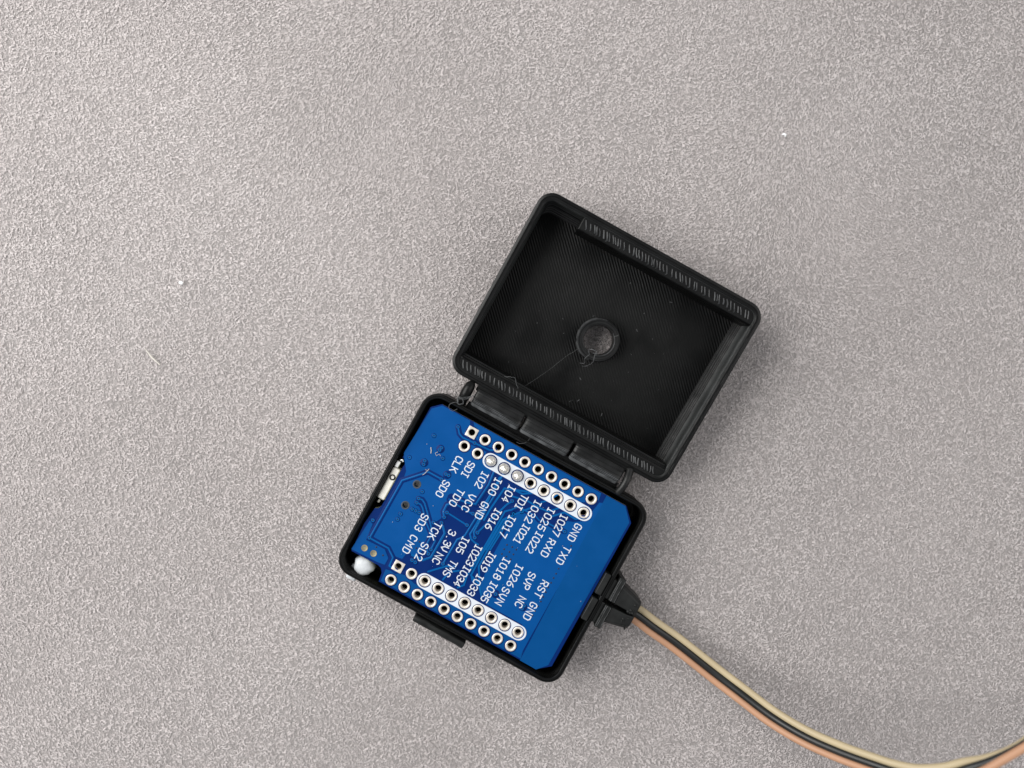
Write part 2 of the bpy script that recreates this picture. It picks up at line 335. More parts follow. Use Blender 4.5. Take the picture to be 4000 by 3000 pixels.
def link(name, me, parent=None):
    o = bpy.data.objects.new(name, me); COL.objects.link(o)
    if parent: o.parent = parent
    return o
def thing(o, label, cat, group=None):
    o['label'] = label; o['category'] = cat
    if group: o['group'] = group
    return o
def empty(name, loc, rz=0.0):
    o = bpy.data.objects.new(name, None); COL.objects.link(o); o.empty_display_size = 0.005
    o.location = Vector(loc) * S; o.rotation_euler = (0, 0, rz); return o
def stuff(o): o['kind'] = 'stuff'; return o

def rrect(w, h, r, n=8):
    pts = []
    for cx, cy, a0 in ((w / 2 - r, h / 2 - r, 0), (-w / 2 + r, h / 2 - r, 90), (-w / 2 + r, -h / 2 + r, 180), (w / 2 - r, -h / 2 + r, 270)):
        for i in range(n + 1):
            a = R(a0 + 90 * i / n); pts.append((cx + r * math.cos(a), cy + r * math.sin(a)))
    return pts
def ring(w, h, r, inset, z, c=(0, 0), n=8):
    return [(x + c[0], y + c[1], z) for x, y in rrect(w - 2 * inset, h - 2 * inset, max(0.25, r - inset), n)]

def layers(i, za, zb, depth=0.07, lay=0.32, sgn=1):
    """profile of stacked bulging print layers between two heights"""
    n = max(1, round(abs(zb - za) / lay)); d = (zb - za) / n; out = []
    for k in range(n):
        for f, e in ((0.0, 1.0), (0.18, 0.35), (0.5, 0.0), (0.82, 0.35)): out.append((i + sgn * depth * e, za + d * (k + f)))
    out.append((i + sgn * depth, zb)); return out

# ------------------------------------------------------------------ the fabric
mb = MB(); g = 24
for j in range(g + 1):
    for i in range(g + 1): mb.v.append((-300 + 600 * i / g, -260 + 520 * j / g, 0.0))
for j in range(g):
    for i in range(g):
        a = j * (g + 1) + i; mb.f.append((a, a + 1, a + g + 2, a + g + 1)); mb.k.append(0)
fab = mb.obj("tabletop_fabric", M['fabric'])
fab['kind'] = 'structure'; fab['label'] = "grey taupe suede fabric spread under everything"; 

# the brushed nap: short curled fibres lying on the cloth (uncountable, one object)
def make_nap(count, x0, x1, y0, y1):
    rng = np.random.default_rng(11)
    ed = 46.0                                                    # thins out far beyond the frame
    x = rng.uniform(x0 - ed, x1 + ed, count * 3); y = rng.uniform(y0 - ed, y1 + ed, count * 3)
    far = np.maximum.reduce([x0 - x, x - x1, y0 - y, y - y1, np.zeros_like(x)]) / ed
    keep = rng.uniform(0, 1, len(x)) > far ** 0.6
    x, y = x[keep][:count], y[keep][:count]; count = len(x)
    def field(seed, scale):
        r = np.random.default_rng(seed); f = np.zeros(count)
        for _ in range(7):
            kx, ky, ph = r.normal(0, 1 / scale), r.normal(0, 1 / scale), r.uniform(0, 6.28)
            f += np.sin(kx * x + ky * y + ph)
        return f / 1.9
    lie = 0.9 + 1.0 * field(3, 45) + 0.35 * field(4, 14)          # which way the nap was last stroked
    wild = 1.0 + 0.35 * field(5, 22)                            # how ruffled it is
    ang = lie + wild * rng.normal(0, 1.0, count)
    ln = rng.uniform(0.26, 0.66, count); bend = rng.normal(0, 1.1, count) * (0.6 + 0.4 * wild)
    wd = rng.uniform(0.045, 0.085, count); roll = rng.normal(0, 0.30, count)
    z0 = rng.uniform(0.0, 0.10, count); lift = rng.uniform(0.02, 0.10, count) * (0.8 + 0.3 * wild)
    P = np.zeros((count, 4, 2, 3)); cx, cy, a = x.copy(), y.copy(), ang.copy()
    for k in range(4):
        w = wd * (0.75, 1.0, 0.9, 0.35)[k]
        h = z0 + lift * (0.0, 0.7, 1.0, 0.8)[k]
        nx, ny = -np.sin(a), np.cos(a)
        for s, sg in ((0, 1), (1, -1)):
            P[:, k, s, 0] = cx + sg * nx * w * np.cos(roll); P[:, k, s, 1] = cy + sg * ny * w * np.cos(roll); P[:, k, s, 2] = h + 0.03 + sg * w * np.sin(roll)
        cx = cx + np.cos(a) * ln / 3; cy = cy + np.sin(a) * ln / 3; a = a + bend / 3
    V = (P.reshape(-1, 3) * S).astype(np.float32)
    base = (np.arange(count) * 8)[:, None]
    F = np.concatenate([base + np.array([[2 * k, 2 * k + 1, 2 * k + 3, 2 * k + 2]]) for k in range(3)], axis=1).reshape(-1).astype(np.int32)
    me = bpy.data.meshes.new("fabric_nap")
    me.vertices.add(len(V)); me.vertices.foreach_set('co', V.ravel())
    me.loops.add(len(F)); me.loops.foreach_set('vertex_index', F)
    me.polygons.add(count * 3); me.polygons.foreach_set('loop_start', (np.arange(count * 3) * 4).astype(np.int32))
    me.polygons.foreach_set('use_smooth', np.ones(count * 3, dtype=bool))
    me.update(calc_edges=True); me.materials.append(M['nap']); return me
nap = link("fabric_nap", make_nap(445000, -98, 98, -75, 75), fab); stuff(nap)

# ------------------------------------------------------------------ the printed case
RIM = 9.25
case = thing(empty("printed_case", (ROOT[0], ROOT[1], 0), TURN), "black 3D-printed hinged box lying open with a blue circuit board inside", "case")
BW, BH, BC = 42.4, 34.1, (-0.08, 0.35)
mb = MB()
rg = lambda i, z: ring(BW, BH, 3.0, i, z, BC)
prof = [(0.9, 0.0), (0.3, 0.25)] + layers(0, 0.9, RIM - 0.35) + [(0.08, RIM - 0.12), (0.2, RIM), (0.36, RIM + 0.01), (0.42, RIM - 0.05), (0.48, RIM + 0.01), (0.68, RIM), (0.78, RIM - 0.1)] + layers(0.85, RIM - 0.3, 1.6, sgn=-1) + [(1.4, 1.2)]
mb.loft([rg(a, b) for a, b in prof], True, True)
shell = mb.obj("bottom_shell", M['layers'], case, 40)
# latch tab outside the front wall
mb = MB()
prof = [(-1.5, 5.2), (-0.35, 5.2), (-0.35, 8.0), (-0.6, 8.6), (-1.0, 8.75), (-1.45, 8.6), (-1.75, 8.0)]
mb.loft([[(x, -16.72 + y, z) for y, z in prof] for x in (-5.0, -3.0, -1.0, 1.0, 3.0, 4.6)], True, True)
mb.v = [(x, y + random.uniform(-.12, .12), z + random.uniform(-.1, .1)) for x, y, z in mb.v]
latch = mb.obj("latch_tab", M['strain'], case, 30, 0.18)
latch.rotation_euler = (0, 0, R(-0.6))

# hinge knuckles: stepped like the layers they were printed in
def knuckle(x0, x1, name="hinge_knuckle"):
    mb = MB(); prof = [(21.0, 5.0), (21.0, 9.3), (20.6, 9.55), (20.3, 9.5), (20.25, 9.6), (19.6, 9.62), (19.55, 9.52), (19.2, 9.6)]
    y, z = 19.2, 9.6
    for dy, dz in ((0.26, 0.26), (0.22, 0.28), (0.14, 0.30)):     # rounded printed layers, each with a lip
        prof += [(y - 0.06, z - 0.04), (y - 0.07, z - dz + 0.05), (y - 0.04, z - dz), (y - dy + 0.04, z - dz + 0.03)]
        y -= dy; z -= dz
    for k in range(5):
        prof += [(y - 0.05, z - 0.02), (y - 0.12, z - 0.09), (y - 0.10, z - 0.13)]; y -= 0.12; z -= 0.13
    prof += [(y, 7.6), (y + 0.3, 5.6), (19.0, 4.8)]
    xs = [(x0, -3), (x0 + 0.2, -1), (x0 + 0.5, 0)] + [(x0 + 0.5 + (x1 - x0 - 1.0) * q / 9, 0) for q in range(1, 9)] + [(x1 - 0.5, 0), (x1 - 0.2, -1), (x1, -3)]
    mb.loft([[(x, p + e * (-0.05 if p < 19.3 else 0) + random.uniform(-.018, .018), q - abs(e) * 0.1 + random.uniform(-.015, .015)) for p, q in prof] for x, e in xs], True, True)
    n = len(prof); q0 = 8 + 12                         # highlight painted in: lowest layers and lips get the pale colour
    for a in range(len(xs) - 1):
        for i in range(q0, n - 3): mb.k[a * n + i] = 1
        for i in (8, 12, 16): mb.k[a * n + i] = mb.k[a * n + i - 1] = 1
    return mb.obj(name, [M['ridge2'], M['lit_band']], case, 25)
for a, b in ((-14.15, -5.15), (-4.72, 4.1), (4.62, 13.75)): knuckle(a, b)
# bridge walls that tie the knuckles to base and lid
mb = MB(); mb.box(-14.6, 14.2, 17.2, 18.4, 4.6, 7.4); mb.obj("hinge_web", M['skin'], case, 30, 0.15)
mb = MB(); mb.box(-14.5, 14.3, 20.6, 22.4, 5.2, 8.6); mb.obj("hinge_web", M['skin'], case, 30, 0.15)
# end pegs
mb = MB()
mb.tube([(-15.5, 21.3, 8.6), (-15.55, 20.9, 9.0), (-15.6, 20.1, 9.2), (-15.6, 19.2, 9.0), (-15.6, 18.4, 8.5), (-15.6, 17.4, 7.8)], [0.6, 0.85, 0.92, 0.92, 0.9, 0.8], 12)
mb.obj("hinge_peg", M['skin'], case, 40)
mb = MB()
pth = []
for i in range(19):
    t = i / 18; pth.append((14.55 + 0.25 * math.sin(t * 3.1), 21.4 - 4.4 * t, 8.5 + 0.9 * math.sin(t * math.pi * 0.9)))
mb.tube(pth, [0.62 + (0.09 if i % 2 else 0) for i in range(19)], 12)
mb.obj("hinge_peg", M['ridge2'], case, 40)

# ------------------------------------------------------------------ the lid (a part of the case), tipped up at its far edge
LW, LH = 41.6, 33.9
LD = 8.6
lid = empty("lid", (0, 0, 0)); lid.parent = case
LIDX, LIDY = 0.33, 39.05
tilt = R(5.2)
lid.location = (LIDX * S, LIDY * S, (LH / 2 * math.sin(tilt) + 0.15) * S)
lid.rotation_euler = (tilt, 0, R(-0.4))
mb = MB()
lr = lambda i, z: ring(LW, LH, 2.7, i, z)
prof = [(0.8, 0.0), (0.25, 0.25)] + layers(0, 0.8, LD - 0.4) + [(0.1, LD - 0.14), (0.3, LD), (0.58, LD + 0.01), (0.65, LD - 0.06), (0.72, LD + 0.01), (0.95, LD), (1.12, LD - 0.1)]
mb.loft([lr(a, b) for a, b in prof])
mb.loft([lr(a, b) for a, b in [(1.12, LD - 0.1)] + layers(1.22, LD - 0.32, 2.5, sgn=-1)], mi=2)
st = [(1.15, 2.5), (1.36, 2.3), (1.62, 2.2), (1.63, 2.0), (1.92, 1.9), (1.93, 1.7), (2.24, 1.6), (2.25, 1.35), (2.5, 1.25)]
def step(a, b):      # the stepped floor edge runs along the right and far walls only
    w_, h_ = LW - 1.15 - a, LH - 1.15 - a
    return [(x + (1.15 - a) / 2, y + (1.15 - a) / 2, b) for x, y in rrect(w_, h_, 1.5, 8)]
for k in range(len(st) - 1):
    mb.loft([step(*st[k]), step(*st[k + 1])], mi=2 if abs(st[k][1] - st[k + 1][1]) > abs(st[k][0] - st[k + 1][0]) else 0)  # risers take the wall colour with its painted sheen
HOLE = (-0.5, -0.62)
def plate(mb, outer, z, mi):
    n = len(outer); k = n
    hole = [(HOLE[0] + 2.54 * math.cos(2 * math.pi * i / 32), HOLE[1] + 2.54 * math.sin(2 * math.pi * i / 32)) for i in range(32)]
    P = outer + hole
    tri = tessellate_polygon([[Vector((x, y, 0)) for x, y in outer], [Vector((x, y, 0)) for x, y in hole]])
    mb.add([(x, y, z) for x, y in P], [tuple(t) for t in tri], mi)
plate(mb, [p[:2] for p in step(2.5, 0)], 1.25, 1)
plate(mb, [p[:2] for p in lr(0.8, 0)], 0.0, 0)
mb.lathe((HOLE[0], HOLE[1], 0), [(2.54, 0.0), (2.54, 1.25)], 32)
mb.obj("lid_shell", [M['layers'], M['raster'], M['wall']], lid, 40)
# ring boss round the hole
mb = MB()
mb.lathe((HOLE[0], HOLE[1], 0), [(3.78, 1.2), (3.76, 2.6), (3.70, 3.6), (3.55, 3.8), (3.40, 3.8), (3.28, 3.66), (2.90, 3.62), (2.80, 3.76), (2.68, 3.72), (2.60, 3.4), (2.56, 1.2)], 48)
mb.obj("ring_boss", M['ridge2'], lid, 40)
for r_, a0, a1, z_ in ((3.66, 95, 262, 3.76), (2.66, -75, 55, 3.74), (3.80, 120, 250, 2.9)):     # pale tubes painting light on the ring's edges, and its seam
    mb = MB(); mb.tube([(HOLE[0] + r_ * math.cos(R(a0 + (a1 - a0) * q / 24)), HOLE[1] + r_ * math.sin(R(a0 + (a1 - a0) * q / 24)), z_ + random.uniform(-.02, .02)) for q in range(25)], [0.02] + [random.uniform(.05, .09) for _ in range(23)] + [0.02], 6)
    mb.obj("painted_lit_edge", M['ridge'], lid, 60)
mb = MB(); mb.box(HOLE[0] - 0.55, HOLE[0] + 0.15, HOLE[1] - 3.95, HOLE[1] - 3.5, 1.25, 3.9); mb.obj("print_seam", M['ridge2'], lid, 30, 0.12)
# thick hinge wall and latch ledge
mb = MB()
w2 = LW / 2 - 1.2; y0 = -LH / 2 + 1.05
mb.loft([[(-w2, y0, z), (w2, y0, z), (w2, y0 + d, z), (-w2, y0 + d, z)] for z, d in ((1.2, 2.6), (LD - 1.15, 2.55), (LD - 1.15, 2.2), (LD - 0.85, 2.2), (LD - 0.85, 1.85), (LD - 0.5, 1.85), (LD - 0.35, 1.75))], True, True)
hw = mb.obj("hinge_wall", M['layers'], lid, 30, 0.06)
mb = MB()
y1 = LH / 2 - 1.05; xa = -13.05
mb.loft([[(xa + a, y1, z), (xa + a, y1 - 2.55 + a, z), (w2, y1 - 2.55 + a, z), (w2, y1, z)] for z, a in ((1.2, 0.0), (LD - 1.0, 0.0), (LD - 0.62, 0.12), (LD - 0.45, 0.3))], True, True)
led = mb.obj("latch_ledge", M['layers'], lid, 30, 0.06)
# open infill strokes on top of wall and ledge (too many and too fine to pick apart)
def strokes(x0, x1, yc, half, step, z, name):
    mb = MB(); x = x0
    while x < x1:
        j = lambda a: random.uniform(-a, a)
        ln = half * random.uniform(0.75, 1.1); r = random.uniform(0.09, 0.15)
        hook = random.random() < 0.5
        pts = [(x - 0.55 * ln + j(.08), yc + ln, z), (x + j(.06), yc + j(.1), z + 0.10), (x + 0.5 * ln + j(.08), yc - ln * 0.9, z + 0.04)]
        if hook: pts.append((x + 0.2 * ln + j(.1), yc - ln * 1.25, z - 0.02))
        mb.tube(pts, [r * 0.7, r, r, r * 0.6][:len(pts)], 6)
        x += step * random.uniform(0.55, 1.35)
    return stuff(mb.obj(name, M['ridge'], lid, 60))
strokes(-w2 + 1.0, w2 - 1.2, y0 + 0.78, 0.62, 0.66, LD - 0.33, "infill_ridge")
strokes(xa + 1.1, w2 - 1.0, y1 - 1.12, 0.62, 0.72, LD - 0.43, "infill_ridge")
# perimeter lines beside the strokes
for name, yy, zz, xs in (("perimeter_line", y0 + 0.0, LD - 0.33, (-w2 + 0.6, w2 - 0.6)), ("perimeter_line", y0 + 1.62, LD - 0.36, (-w2 + 0.4, w2 - 0.6)), ("perimeter_line", y1 - 2.16, LD - 0.47, (xa + 0.5, w2 - 0.4))):
    mb = MB(); mb.tube([(xs[0] + (xs[1] - xs[0]) * t / 12, yy + random.uniform(-.03, .03), zz) for t in range(13)], 0.11, 6); mb.obj(name, M['layers'], lid, 60)
# loose threads of plastic
def thread(pts, r, parent, name="plastic_thread", jit=0.0):
    mb = MB(); P = [Vector(p) for p in pts]; Q = []
    for i in range(len(P) - 1):
        for t in (0, 0.25, 0.5, 0.75):
            p0, p1, p2, p3 = P[max(i - 1, 0)], P[i], P[i + 1], P[min(i + 2, len(P) - 1)]
            Q.append(0.5 * ((2 * p1) + (p2 - p0) * t + (2 * p0 - 5 * p1 + 4 * p2 - p3) * t * t + (3 * p1 - p0 - 3 * p2 + p3) * t ** 3) + Vector((random.uniform(-jit, jit), random.uniform(-jit, jit), 0)))
    Q.append(P[-1]); mb.tube(Q, r * 0.75, 6); return mb.obj(name, M['string'], parent, 60)
hx, hy = HOLE
thread([(hx - 2.3, hy - 2.9, 4.15), (hx - 3.6, hy - 5.2, 3.65), (hx - 5.0, hy - 8.6, 4.45), (hx - 7.2, hy - 12.6, 6.9), (hx - 8.6, hy - 14.2, 7.6)], 0.024, lid, jit=0.03)
thread([(hx - 0.9, hy - 2.2, 4.05), (hx - 0.3, hy - 2.9, 4.20), (hx - 0.6, hy - 3.8, 4.00), (hx - 0.2, hy - 4.6, 3.30), (hx - 0.9, hy - 5.0, 3.00)], 0.06, lid, jit=0.05)
thread([(hx + 0.6, hy - 2.0, 4.05), (hx + 0.7, hy - 2.9, 4.20), (hx + 0.9, hy - 3.9, 3.90), (hx + 0.3, hy - 4.9, 3.10), (hx - 0.3, hy - 5.2, 3.65)], 0.06, lid, jit=0.05)
thread([(hx - 0.7, hy - 2.0, 3.95), (hx + 0.2, hy - 1.8, 4.20), (hx + 0.9, hy - 2.2, 4.05), (hx + 0.1, hy - 2.4, 4.10)], 0.10, lid, jit=0.08)
thread([(hx + 1.9, hy + 1.8, 3.95), (hx + 2.3, hy + 2.2, 4.30), (hx + 2.5, hy + 2.5, 4.10)], 0.05, lid)
thread([(-11.6, -13.6, 8.4), (-10.9, -13.2, 8.9), (-10.0, -12.9, 8.6), (-9.2, -13.6, 8.6), (-8.6, -14.2, 8.3)], 0.06, lid, jit=0.08)
for k in range(3):
    thread([(-17.2 + .3 * k, 18.6 - .4 * k, 8.9), (-16.2, 18.3 - .2 * k, 9.8), (-15.2 + .2 * k, 18.8, 9.7), (-14.2, 19.6 + .2 * k, 9.7)], 0.05, case, jit=0.06)
thread([(-16.4, 17.9, 9.6), (-15.9, 17.2, 9.8), (-15.2, 17.6, 9.7), (-15.6, 18.3, 9.9), (-16.3, 18.1, 9.9), (-16.0, 17.4, 9.8)], 0.10, case, jit=0.08)
thread([(-16.3, 17.3, 9.5), (-17.0, 16.6, 9.5), (-16.9, 15.9, 9.4), (-16.1, 15.7, 9.3), (-15.6, 16.4, 9.4)], 0.06, case, jit=0.03)
thread([(-2.6, 17.9, 8.6), (-2.9, 17.0, 9.3), (-3.6, 16.4, 9.4), (-4.3, 16.3, 9.3)], 0.045, case)
# dust caught in the lid
mb = MB()
for k in range(38):
    x, y = random.uniform(-18, 18), random.uniform(-12.5, 12); 
    if math.hypot(x - hx, y - hy) < 4: continue
    r = random.choice((0.03, 0.04, 0.05, 0.08)); a = random.uniform(0, 3.14); l = r * random.choice((1, 1.2, 3))
    mb.tube([(x - l * math.cos(a), y - l * math.sin(a), 1.3), (x, y, 1.36), (x + l * math.cos(a), y + l * math.sin(a), 1.3)], r * 0.7, 5)
stuff(mb.obj("dust_fleck", M['string'], lid, 60))

# ------------------------------------------------------------------ the circuit board
ZT, ZBOT = 8.5, 7.0
board_outline = [(-19.68, 14.45), (-18.25, 15.80), (16.95, 15.72), (19.05, 13.60), (18.95, -13.75), (16.95, -15.40), (-13.25, -15.25), (-13.5, -13.75), (-13.95, -13.15), (-14.6, -12.92),
                 (-19.70, -12.98), (-20.02, -8.0), (-19.72, -4.85), (-19.2, -4.55), (-18.92, -4.05), (-18.88, -3.0), (-18.92, 3.2), (-18.88, 4.1), (-19.05, 4.55), (-19.72, 4.86)]
PITCH = 2.54
U0 = -11.58
rows = {'top_outer': 14.0, 'top_inner': 11.36, 'low_inner': -11.5, 'low_outer': -14.07}
pads = [(U0 + PITCH * i, v + (0.06 - 0.0133 * i if k == 'top_outer' else 0.09 - 0.02 * i if k == 'top_inner' else 0), k, i) for k, v in rows.items() for i in range(10)]
cutter = MB()
for u, v, k, i in pads: cutter.lathe((u, v, 0), [(0.60, 5.0), (0.60, 10.0)], 20, True, True)
for u, v in D['holes']: cutter.lathe((u, v, 0), [(0.5, 5.0), (0.5, 10.0)], 20, True, True)

mb = MB(); mb.prism(board_outline, ZBOT, ZT)
me = cut(mb, cutter, [M['bare'], M['edge']], "circuit_board")
for p in me.polygons:
    if abs(p.normal.z) < 0.5: p.material_index = 1
board = link("circuit_board", me)
board.location = (ROOT[0] * S, ROOT[1] * S, 0); board.rotation_euler = (0, 0, TURN)
thing(board, "blue circuit board with white pin names and two double rows of holes", "circuit board")

for k, (key, mat, nm, lab) in enumerate((('pour_left', 'pour', 'copper_area', None), ('pour_left2', 'pour', 'copper_area', None), ('pour_right', 'pour', 'copper_area', None), ('pour_top', 'pour', 'copper_area', None), ('antenna', 'strip', 'antenna_strip', None))):
    mb = MB(); mb.prism(D[key], ZT - 0.02, ZT + 0.030 + 0.002 * k)
    o = link(nm, cut(mb, cutter, [M[mat]], nm), board)
# clearance gaps, tracks and vias: joined, too fine to pick apart
gap = MB(); trk = MB(); via = MB(); pit = MB()
def keep_off(p):          # tracks stop at the ring of a hole, not inside it
    for u, v, _, _ in pads:
        d = math.hypot(p[0] - u, p[1] - v)
        if d < 0.85: return (u + (p[0] - u) / max(d, .01) * 0.85, v + (p[1] - v) / max(d, .01) * 0.85)
    return p
for k, (pts, w, clr) in enumerate(D['traces']):
    pts = [keep_off(p) for p in pts]
    if clr: gap.stroke(pts, w + 0.62, ZT + 0.03, ZT + 0.041 + 0.0004 * k)
    trk.stroke(pts, w, ZT + 0.01, ZT + 0.055 + 0.0005 * k)
for k, (x, y) in enumerate(D['isl']): gap.lathe((x, y, ZT + 0.046), [(0.72, -0.02), (0.70, 0.001 * k)], 20, False, True)
for x, y in D['vias']:
    gap.lathe((x, y, ZT + 0.0535), [(0.42, -0.03), (0.40, 0.0)], 16, False, True)
    via.lathe((x, y, ZT), [(0.32, 0.03), (0.29, 0.085), (0.13, 0.080), (0.11, 0.0)], 14)
    pit.lathe((x, y, ZT + 0.0715), [(0.13, -0.02), (0.125, 0.0)], 10, False, True)
for x, y in D['dots']:
    pit.lathe((x, y, ZT + 0.052), [(0.16, -0.02), (0.13, 0.0)], 10, False, True)
low = MB(); low.prism([(-13.0, -15.0), (13.8, -15.15), (13.2, -12.7), (-8.0, -12.7), (-9.6, -12.2), (-13.2, -12.9)], ZT - 0.02, ZT + 0.026)
link("copper_area", cut(low, cutter, [M['strip']], "copper_area"), board)
# dark ring of bare mask left round each hole ring
for u, v, k, i in pads:
    if not (k.endswith('inner') and i >= 2): 
        gap.lathe((u, v, ZT), [(1.12, 0.01), (1.10, 0.043), (0.80, 0.043), (0.80, 0.01)], 24)
stuff(gap.obj("clearance_gap", M['bare'], board, 60)); stuff(trk.obj("copper_track", M['trace'], board, 60))
stuff(via.obj("via_ring", M['trace'], board, 60)); stuff(pit.obj("via_pit", m_plain("dark_pit", (0.002, 0.006, 0.03), 0.6), board, 60))
# white printed bands round the inner rows, one window per pad
big = MB()
for u, v, k, i in pads: big.lathe((u, v, 0), [(1.09, 5.0), (1.09, 10.0)], 28, True, True)
for key, off in (('top_inner', 0), ('low_inner', 0)):
    pp = [p for p in pads if p[2] == key and p[3] >= 2]
    (xa_, ya_), (xb_, yb_) = pp[0][:2], pp[-1][:2]
    d = Vector((xb_ - xa_, yb_ - ya_)).normalized(); a0 = math.atan2(d.y, d.x); pts = []
    hb = 1.28; ex = 0.12
    for i in range(13): a = a0 - math.pi / 2 + math.pi * i / 12; pts.append((xb_ + ex * d.x + hb * math.cos(a), yb_ + hb * math.sin(a)))
    for i in range(13): a = a0 + math.pi / 2 + math.pi * i / 12; pts.append((xa_ - ex * d.x + hb * math.cos(a), ya_ + hb * math.sin(a)))
    mb = MB(); mb.prism(pts, ZT + 0.005, ZT + 0.092)
    link("white_band", cut(mb, big, [M['silk']], "white_band"), board)
# pads
def pad_mesh():
    mb = MB(); mb.lathe((0, 0, 0), [(0.95, 0.0), (0.93, 0.05), (0.86, 0.085), (0.74, 0.095), (0.64, 0.07), (0.57, 0.0), (0.54, -0.15), (0.54, -1.45)], 24)
    return mb.mesh("solder_pad", M['tin'], 60)
def square_pad_mesh():
    mb = MB(); n = 24; rings = []
    for half, z in ((0.90, 0.0), (0.88, 0.06), (0.84, 0.075)):
        rg_ = []
        for i in range(n):
            a = 2 * math.pi * i / n + math.pi / 4; m_ = max(abs(math.cos(a)), abs(math.sin(a)))
            rg_.append((half * math.cos(a) / m_, half * math.sin(a) / m_, z))
        rings.append(rg_)
    for r, z in ((0.62, 0.06), (0.56, 0.0), (0.54, -0.15), (0.54, -1.45)):
        rings.append([(r * math.cos(2 * math.pi * i / n + math.pi / 4), r * math.sin(2 * math.pi * i / n + math.pi / 4), z) for i in range(n)])
    mb.loft(rings); return mb.mesh("square_pad", M['tin'], 40)
pm, sm = pad_mesh(), square_pad_mesh()
for u, v, k, i in pads:
    soldered = k == 'top_inner' and 2 <= i <= 4
    sq = (k in ('top_outer', 'low_inner') and i == 0)
    if not soldered:
        o = link("square_pad" if sq else "solder_pad", sm if sq else pm, board); o.location = (u * S, v * S, ZT * S)
        o.rotation_euler = (0, 0, random.uniform(-3, 3) if not sq else 0)
    else:
        mb = MB(); n = 28; rings = []
        tx, ty = random.uniform(-.16, .16), random.uniform(-.2, .05)
        for r, z in ((0.93, 0.02), (0.92, 0.12), (0.87, 0.32), (0.80, 0.55), (0.60, 0.74), (0.38, 0.86), (0.30, 0.95), (0.2, 1.0), (0.02, 1.02)):
            q = 1 - r
            rings.append([(r * (1 + 0.05 * math.sin(3 * a + i) * q) * math.cos(a) + tx * q * 1.3, r * (1 + 0.07 * math.cos(2 * a + 2 * i) * q) * math.sin(a) + ty * q * 1.3, z * (0.85 + 0.05 * i) + 0.03 * math.sin(5 * a + i) * q) for a in [2 * math.pi * t / n for t in range(n)]])
        mb.loft(rings, True, True); o = mb.obj("solder_joint", M['solder'], board, 70); o.location = (u * S, (v + 0.02) * S, (ZT + 0.01) * S)
for u, v in D['filled']:
    mb = MB(); mb.lathe((u, v, ZT), [(0.56, 0.04), (0.54, 0.075), (0.42, 0.065), (0.3, 0.03), (0.01, 0.05)], 20, False, True); mb.obj("filled_hole", M['brass'], board, 60)
for u, v in D['holes']:
    mb = MB(); mb.lathe((u, v, ZT), [(0.72, 0.03), (0.70, 0.058), (0.53, 0.05), (0.47, 0.0), (0.46, -1.45)], 24); mb.obj("locating_hole", m_plain("bare_hole_edge", (0.035, 0.045, 0.055), 0.6), board, 60)

